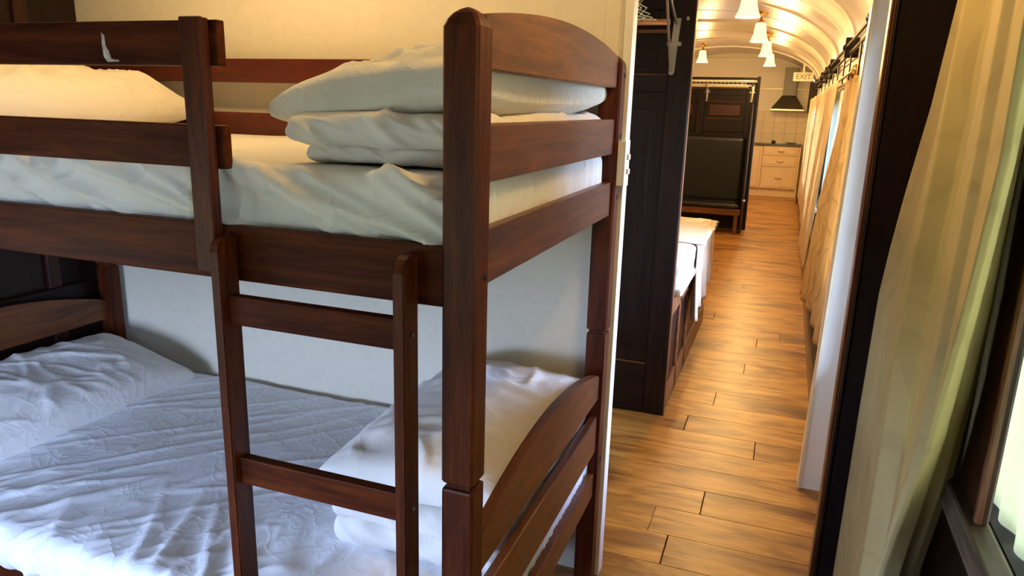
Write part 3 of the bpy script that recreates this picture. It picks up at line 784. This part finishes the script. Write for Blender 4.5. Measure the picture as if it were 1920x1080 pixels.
# dark hand rail with brackets above the corridor curtains
hr = thing('hand_rail', 'dark double hand rail with knobbed brackets above the corridor curtains', 'rail', (.28, 8, 1.9))
for (x, z) in ((.275, 1.905), (.295, 1.865)):
    bm = bmesh.new(); add_tube(bm, [(x, 3.1, z), (x, 12.7, z)], .009, 8); obj('rod', bm, M_dy, hr)
for y in (3.6, 5.15, 7.15, 8.3, 9.4, 11.2):
    obj('bracket', box(.262, XR, y-.02, y+.02, 1.84, 1.96, .004), M_dz, hr)
    bm = bmesh.new(); bmesh.ops.create_uvsphere(bm, u_segments=12, v_segments=8, radius=.024, matrix=Matrix.Translation((.272, y, 1.90))); obj('knob', bm, M_dz, hr, True)
for y in (4.3, 5.0, 5.6, 6.3, 7.0, 7.7, 8.6, 9.6, 10.6):
    obj('strap', box(.292, .300, y-.018, y+.018, 1.70, 1.87, .001), M_dz, hr)
obj('end_board', box(.215, XR, 12.72, 12.76, 1.50, 1.98, .004), M_dz, hr)
rd = thing('curtain_rod', 'brass curtain rod with finial over the corridor curtains', 'rod', (.29, 8, 1.735))
bm = bmesh.new(); add_tube(bm, [(.30, 4.55, 1.738), (.30, 12.6, 1.735)], .010, 8); obj('rod', bm, M_brass, rd)
bm = bmesh.new(); add_lathe(bm, [(.001,-.03), (.022,-.02), (.026,0), (.018,.02), (.001,.03)], (.30, 4.52, 1.738), 12); obj('finial', bm, M_brass, rd, True)

# ================================================================ LUGGAGE RACKS
def rack(name, label, xa, xb, yw, zr, reach, rise, rodmat, brx, netr=.0022, netstep=.045, net_x=None, plate_h=.215, rr=.0135, scale=1.0, nearrod=True):
    t = thing(name, label, 'luggage rack', ((xa+xb)/2, yw, zr-.2))
    bm = bmesh.new(); add_tube(bm, [(xa, yw-.04, zr), (xb, yw-.04, zr)], rr, 12); obj('rod', bm, rodmat, t, True)
    bm = bmesh.new(); add_tube(bm, [(xa, yw-reach, zr+rise), (xb+.06, yw-reach, zr+rise)], rr, 12); obj('rod', bm, rodmat, t, True)
    obj('wall_rail', box(xa, xb-.01, yw-.020, yw-.001, zr-.045*scale, zr-.028*scale, .002), M_midx, t)
    for bx in brx:
        pl = [(bx-.014, zr-plate_h), (bx+.012, zr-plate_h), (bx+.018, zr-plate_h*.45), (bx+.026, zr+.018), (bx-.004, zr+.018), (bx-.012, zr-plate_h*.45)]
        br = obj('bracket', add_prism(bmesh.new(), pl, 'Y', yw-.012, yw-.002, .002), M_metal, t)
        for (dx, dz, rr_) in ((-.020, -plate_h*.42, .010), (.026, -plate_h*.42, .010), (-.001, -plate_h+.004, .013)):
            bm = bmesh.new(); add_tube(bm, [(bx+dx, yw-.001, zr+dz), (bx+dx, yw-.014, zr+dz)], rr_, 12); obj('bolt', bm, M_metal, br)
        bm = bmesh.new()
        y1, z1 = yw-reach, zr+rise
        add_prism(bm, [(yw-.016, zr-plate_h+.012), (yw-.034, zr-plate_h+.004), (y1-.01, z1), (y1+.012, z1+.008)], 'X', bx-.007, bx+.001, .001)
        add_tube(bm, [(bx+.008, yw-.02, zr-.005), (bx+.004, yw-reach*.5, zr+rise*.35), (bx, yw-reach, zr+rise)], .006, 8)
        obj('strut', bm, M_metal, br)
    # knotted net between the rods
    bm = bmesh.new(); xr_ = net_x if net_x is not None else xb-.05
    nx = max(2, int((xr_-xa)/netstep)); ny = max(3, int(reach/netstep))
    for i in range(nx+1):
        x = xr_ - i*netstep
        if x < xa: break
        pA = []
        for j in range(2*ny+1):
            v = j/(2*ny); sag = -.05*math.sin(PI*v)
            pA.append((x + (netstep*.48 if j % 2 else 0) - (.05*v if i == 0 else 0)+random.uniform(-.003,.003), yw-.045-(reach-.05)*v, zr+.006+(rise)*v+sag))
        add_tube(bm, pA, netr, 5)
        pB = [(p[0]-(netstep*.96 if j % 2 else 0), p[1], p[2]) for j, p in enumerate(pA)]
        add_tube(bm, pB, netr, 5)
    n_ = obj('net', bm, M_cord, t)
    return t
rack('luggage_rack', 'metal bracket rack with orange wooden rod and cord net, on the near dark partition', -2.1, -.548, YP-.004, 1.875, .34, .17, M_rodwood, (-.530, -1.3), net_x=-.625)

# ================================================================ SECOND BED
bed = thing('single_bed', 'low dark-framed bed behind the near dark partition', 'bed', (-1.3, 4.4, 0))
BX = -.447
for (y0, y1) in ((3.51, 3.56), (3.84, 3.89), (4.2, 4.25)): obj('side_post', box(BX-.03, BX, y0, y1, 0, .585, .003), M_midy, bed)
obj('side_rail', box(BX-.03, BX, 3.51, 5.3, .50, .585, .003), M_midy, bed)
obj('side_rail', box(BX-.03, BX, 3.51, 5.3, 0, .14, .003), M_midy, bed)
obj('side_panel', box(BX-.024, BX-.012, 3.53, 5.3, .13, .51), M_dy, bed)
obj('bed_base', box(-2.3, BX-.03, 3.51, 5.3, .50, .575), M_dy, bed)
m2 = obj('mattress', rounded_slab(-2.3, -.427, 3.60, 5.28, .588, .762, 60, 50, 12, .025, lambda p, n_: n_*(.005*fbm(p, 5, 1)+.004*ridge(p, (9, 9, 14), 2.2, .15))), M_sheet_dim, None, True, loc=(-1.4, 4.4, .588))
tag(m2, 'white-sheeted mattress on the low bed beyond the near dark partition', 'mattress')
bb = obj('bed_bumper', box(-.470, -.415, 3.60, 4.24, .588, .632, .018, 3), M_cream, bed)
def throw_fn(u, v):
    # v across the carriage: 0 on top far left -> 1 at the hem on the aisle side
    y = 4.17 + 1.02*u + .02*math.sin(v*6)
    L = v*1.35
    top = .95
    if L < top: x, z = -1.30+L, .768+.012*math.sin(u*5)
    elif L < top+.07: a = (L-top)/.07*PI/2; x, z = -.35-.05+.012*math.sin(a)+0, .768-.045*(1-math.cos(a))
    else: x, z = -.390, .727-(L-top-.07)
    s = max(0, (L-top)/.4)
    x += (.022*s*math.sin(u*30+1) + .010*s*math.sin(u*71)) + .008*noise.noise(Vector((u*9, v*5, 2)))
    if L > top+.07: z = .727-(L-top-.07)*(1.22 + .05*math.sin(u*17+.5) - .30*u)
    z += .006*noise.noise(Vector((u*6, v*9, 0)))
    return (x-.03, y, z)
o = obj('throw_blanket', grid_bm(throw_fn, 110, 90), M_blanket, None, True); md = o.modifiers.new('thickness', 'SOLIDIFY'); md.thickness = .008; md.offset = 1
tag(o, 'cream knitted throw blanket draped over the side of the low bed', 'blanket')

# ================================================================ SEAT PARTITION
YS = 9.92
part_far = struct('wall_seat', box(-2.45, -.43, YS, YS+.04, 0, 1.86), M_dz)
def fbox(name, x0, x1, z0, z1, y0=YS-.02, y1=YS+.001, m=None, bev=.004): return obj(name, box(x0, x1, y0, y1, z0, z1, bev), m or M_dz, part_far)
fbox('top_rail', -2.45, -.415, 1.86, 1.915, YS-.04, YS+.06, M_dx)
fbox('end_post', -.445, -.410, 0, 1.93, YS-.05, YS+.05, M_dz)
fbox('stile', -.56, -.445, 1.2, 1.86); fbox('stile', -1.16, -1.06, 1.2, 1.86); fbox('stile', -1.76, -1.66, 1.2, 1.86)
fbox('rail', -1.06, -.56, 1.62, 1.70, m=M_dx); fbox('rail', -1.06, -.56, 1.24, 1.40, m=M_dx)
fbox('rail', -1.66, -1.16, 1.62, 1.70, m=M_dx); fbox('rail', -1.66, -1.16, 1.24, 1.40, m=M_dx)
fbox('raised_panel', -1.01, -.61, 1.44, 1.585, YS-.016, m=M_cabin_red, bev=.008); fbox('raised_panel', -1.61, -1.21, 1.44, 1.585, YS-.016, m=M_cabin_red, bev=.008)
fbox('panel_bead', -1.05, -.57, 1.612, 1.622, YS-.022, m=M_midx, bev=.002); fbox('panel_bead', -1.05, -.57, 1.40, 1.41, YS-.022, m=M_midx, bev=.002)
seat = thing('bench_seat', 'black leather bench seat against the far dark panelled partition', 'seat', (-1.2, 9.7, 0))
obj('backrest', rounded_slab(-2.3, -.505, YS-.10, YS-.022, .37, 1.185, 40, 6, 30, .03, lambda p, n_: Vector((0,0,0))), M_leather, seat, True)
obj('seat_cushion', rounded_slab(-2.3, -.50, 9.44, YS-.06, .315, .385, 40, 16, 8, .03, lambda p, n_: Vector((0,0,0))), M_leather, seat, True)
obj('seat_rail', box(-2.3, -.475, 9.45, 9.52, .235, .312, .006), M_midx, seat)
obj('leg', box(-.545, -.495, 9.47, 9.52, 0, .235, .004), M_mid, seat)
obj('leg', box(-2.2, -2.15, 9.47, 9.52, 0, .235, .004), M_mid, seat)
obj('back_rail', box(-2.3, -.5, YS-.06, YS-.02, .20, .312, .004), M_dx, seat)
obj('end_panel', box(-.475, -.452, 9.50, YS-.05, 0, 1.60, .004), M_dz, seat)
bm = bmesh.new(); bmesh.ops.create_uvsphere(bm, u_segments=10, v_segments=8, radius=.022, matrix=Matrix.Translation((-.445, 9.50, .42))); obj('chrome_knob', bm, M_metal, seat, True)
rack('luggage_rack', 'pale rod luggage rack with net on the far dark partition above the seat', -2.2, -.50, YS-.022, 1.815, .20, .045, M_white, (-.495, -1.045), netr=.003, netstep=.05, plate_h=.19, rr=.014)

# ================================================================ KITCHEN
KY = 14.2
kb = thing('kitchen_cabinet', 'cream kitchen drawer cabinet with three drawers under grey worktop', 'cabinet', (-.15, 14.4, 0))
obj('body', box(-.415, .20, KY+.02, YE-.015, .14, .915), M_kit, kb)
obj('plinth', box(-.415, .20, KY+.06, YE-.1, 0, .14), M_kit, kb)
obj('side_panel', box(.20, .222, KY-.02, YE-.015, 0, .915, .002), M_kit, kb)
def front(name, x0, x1, z0, z1, par, handle='bow'):
    o = obj(name, box(x0+.003, x1-.003, KY, KY+.02, z0+.003, z1-.003, .003), M_kit, par)
    bm = bmesh.new(); f_ = .045
    add_box(bm, x0+f_, x1-f_, KY-.010, KY, z0+f_*.75, z1-f_*.75, .008)
    obj('raised_centre', bm, M_kit, o)
    cx, cz = (x0+x1)/2, (z0+z1)/2
    if handle == 'bow':
        bm = bmesh.new(); add_tube(bm, [(cx-.055, KY-.008, cz+.004), (cx-.045, KY-.03, cz-.004), (cx, KY-.036, cz-.010), (cx+.045, KY-.03, cz-.004), (cx+.055, KY-.008, cz+.004)], [.009,.006,.008,.006,.009], 8); obj('handle', bm, M_brass, o, True)
    else:
        bm = bmesh.new(); add_tube(bm, [(x0+.03, KY-.008, cz+.05), (x0+.03, KY-.034, cz), (x0+.03, KY-.008, cz-.05)], .006, 8); obj('handle', bm, M_brass, o, True)
    return o
front('drawer', -.412, .195, .745, .905, kb); front('drawer', -.412, .195, .545, .735, kb); front('drawer', -.412, .195, .15, .535, kb)
kc = thing('kitchen_cabinet', 'cream kitchen cabinet with a tall door, left of the drawers', 'cabinet', (-.75, 14.4, 0))
obj('body', box(-1.05, -.418, KY+.02, YE-.015, .14, .915), M_kit, kc); obj('plinth', box(-1.05, -.418, KY+.06, YE-.1, 0, .14), M_kit, kc)
front('door', -.735, -.42, .15, .905, kc, 'side'); front('door', -1.05, -.738, .15, .905, kc, 'side')
o = obj('worktop', box(-1.9, .225, KY-.03, YE-.013, .918, .952, .004), M_bench, None); tag(o, 'dark grey kitchen worktop over the cream cabinets', 'worktop')
hood = thing('range_hood', 'stainless steel chimney range hood on the kitchen end wall', 'hood', (-.08, 14.4, 1.52))
bm = bmesh.new()
b0 = [(-.37, KY+.02), (.19, KY+.02), (.19, YE-.004), (-.37, YE-.004)]; t0 = [(-.20, KY+.20), (.03, KY+.20), (.03, YE-.004), (-.20, YE-.004)]
A = [bm.verts.new((x, y, 1.565)) for x, y in b0]; B = [bm.verts.new((x, y, 1.80)) for x, y in t0]
bm.faces.new(A[::-1]); bm.faces.new(B)
for k in range(4): bm.faces.new((A[k], A[(k+1)%4], B[(k+1)%4], B[k]))
obj('canopy', bm, M_steel, hood)
obj('rim', box(-.375, .195, KY+.015, YE-.004, 1.535, 1.565, .002), plain('bright_steel', (.75,.70,.6,1), .3, 1), hood)
obj('chimney', box(-.195, .025, KY+.22, YE-.004, 1.80, 2.285, .002), M_steel, hood)
ex = thing('exit_sign', 'pale box sign reading EXIT beside the range hood', 'sign', (.09, 13.2, 2.05))
obj('sign_box', box(-.045, .265, 13.20, 13.25, 2.005, 2.145, .006), M_sign, ex)
obj('hanger', box(.09, .12, 13.21, 13.24, 2.14, ceil_z(.1)+.01), M_sign, ex)
cu = bpy.data.curves.new('lettering', 'FONT'); cu.body = 'EXIT'; cu.size = .115; cu.align_x = 'CENTER'; cu.align_y = 'CENTER'; cu.extrude = .002; cu.offset = .001
to = bpy.data.objects.new('tmp', cu); C.objects.link(to); bpy.context.view_layer.update()
me = bpy.data.meshes.new_from_object(to.evaluated_get(bpy.context.evaluated_depsgraph_get())); bpy.data.objects.remove(to)
me.transform(Matrix.Translation((0, 0, 0)) @ Matrix.Rotation(PI/2, 4, 'X')); me.materials.clear(); me.materials.append(M_signtext)
lo = bpy.data.objects.new('lettering', me); C.objects.link(lo); lo.parent = ex; lo.location = (.11-.09, -.003, 2.073-2.05)
# small things on the worktop
o = obj('soap_dish', add_lathe(bmesh.new(), [(.001, 0), (.05, 0), (.11, .03), (.115, .035), (.10, .032), (.05, .008), (.001, .006)], (.04, 14.40, .953), 20), M_white, None, True); tag(o, 'small white dish on the grey kitchen worktop', 'dish')
o = obj('kitchen_knob_item', add_lathe(bmesh.new(), [(.001, 0), (.035, 0), (.04, .02), (.03, .045), (.012, .055), (.001, .058)], (-.26, 14.38, .953), 16), plain('dark_red_plastic', (.03,.006,.008,1), .3), None, True)
o.name = 'small_pot'; tag(o, 'small dark red pot on the worktop, left of the white dish', 'pot')
o = obj('floor_stand', box(.235, .30, 13.32, 13.40, 0, .33, .004), M_dz, None); tag(o, 'dark upright stand end on the floor right of the kitchen drawers', 'stand')
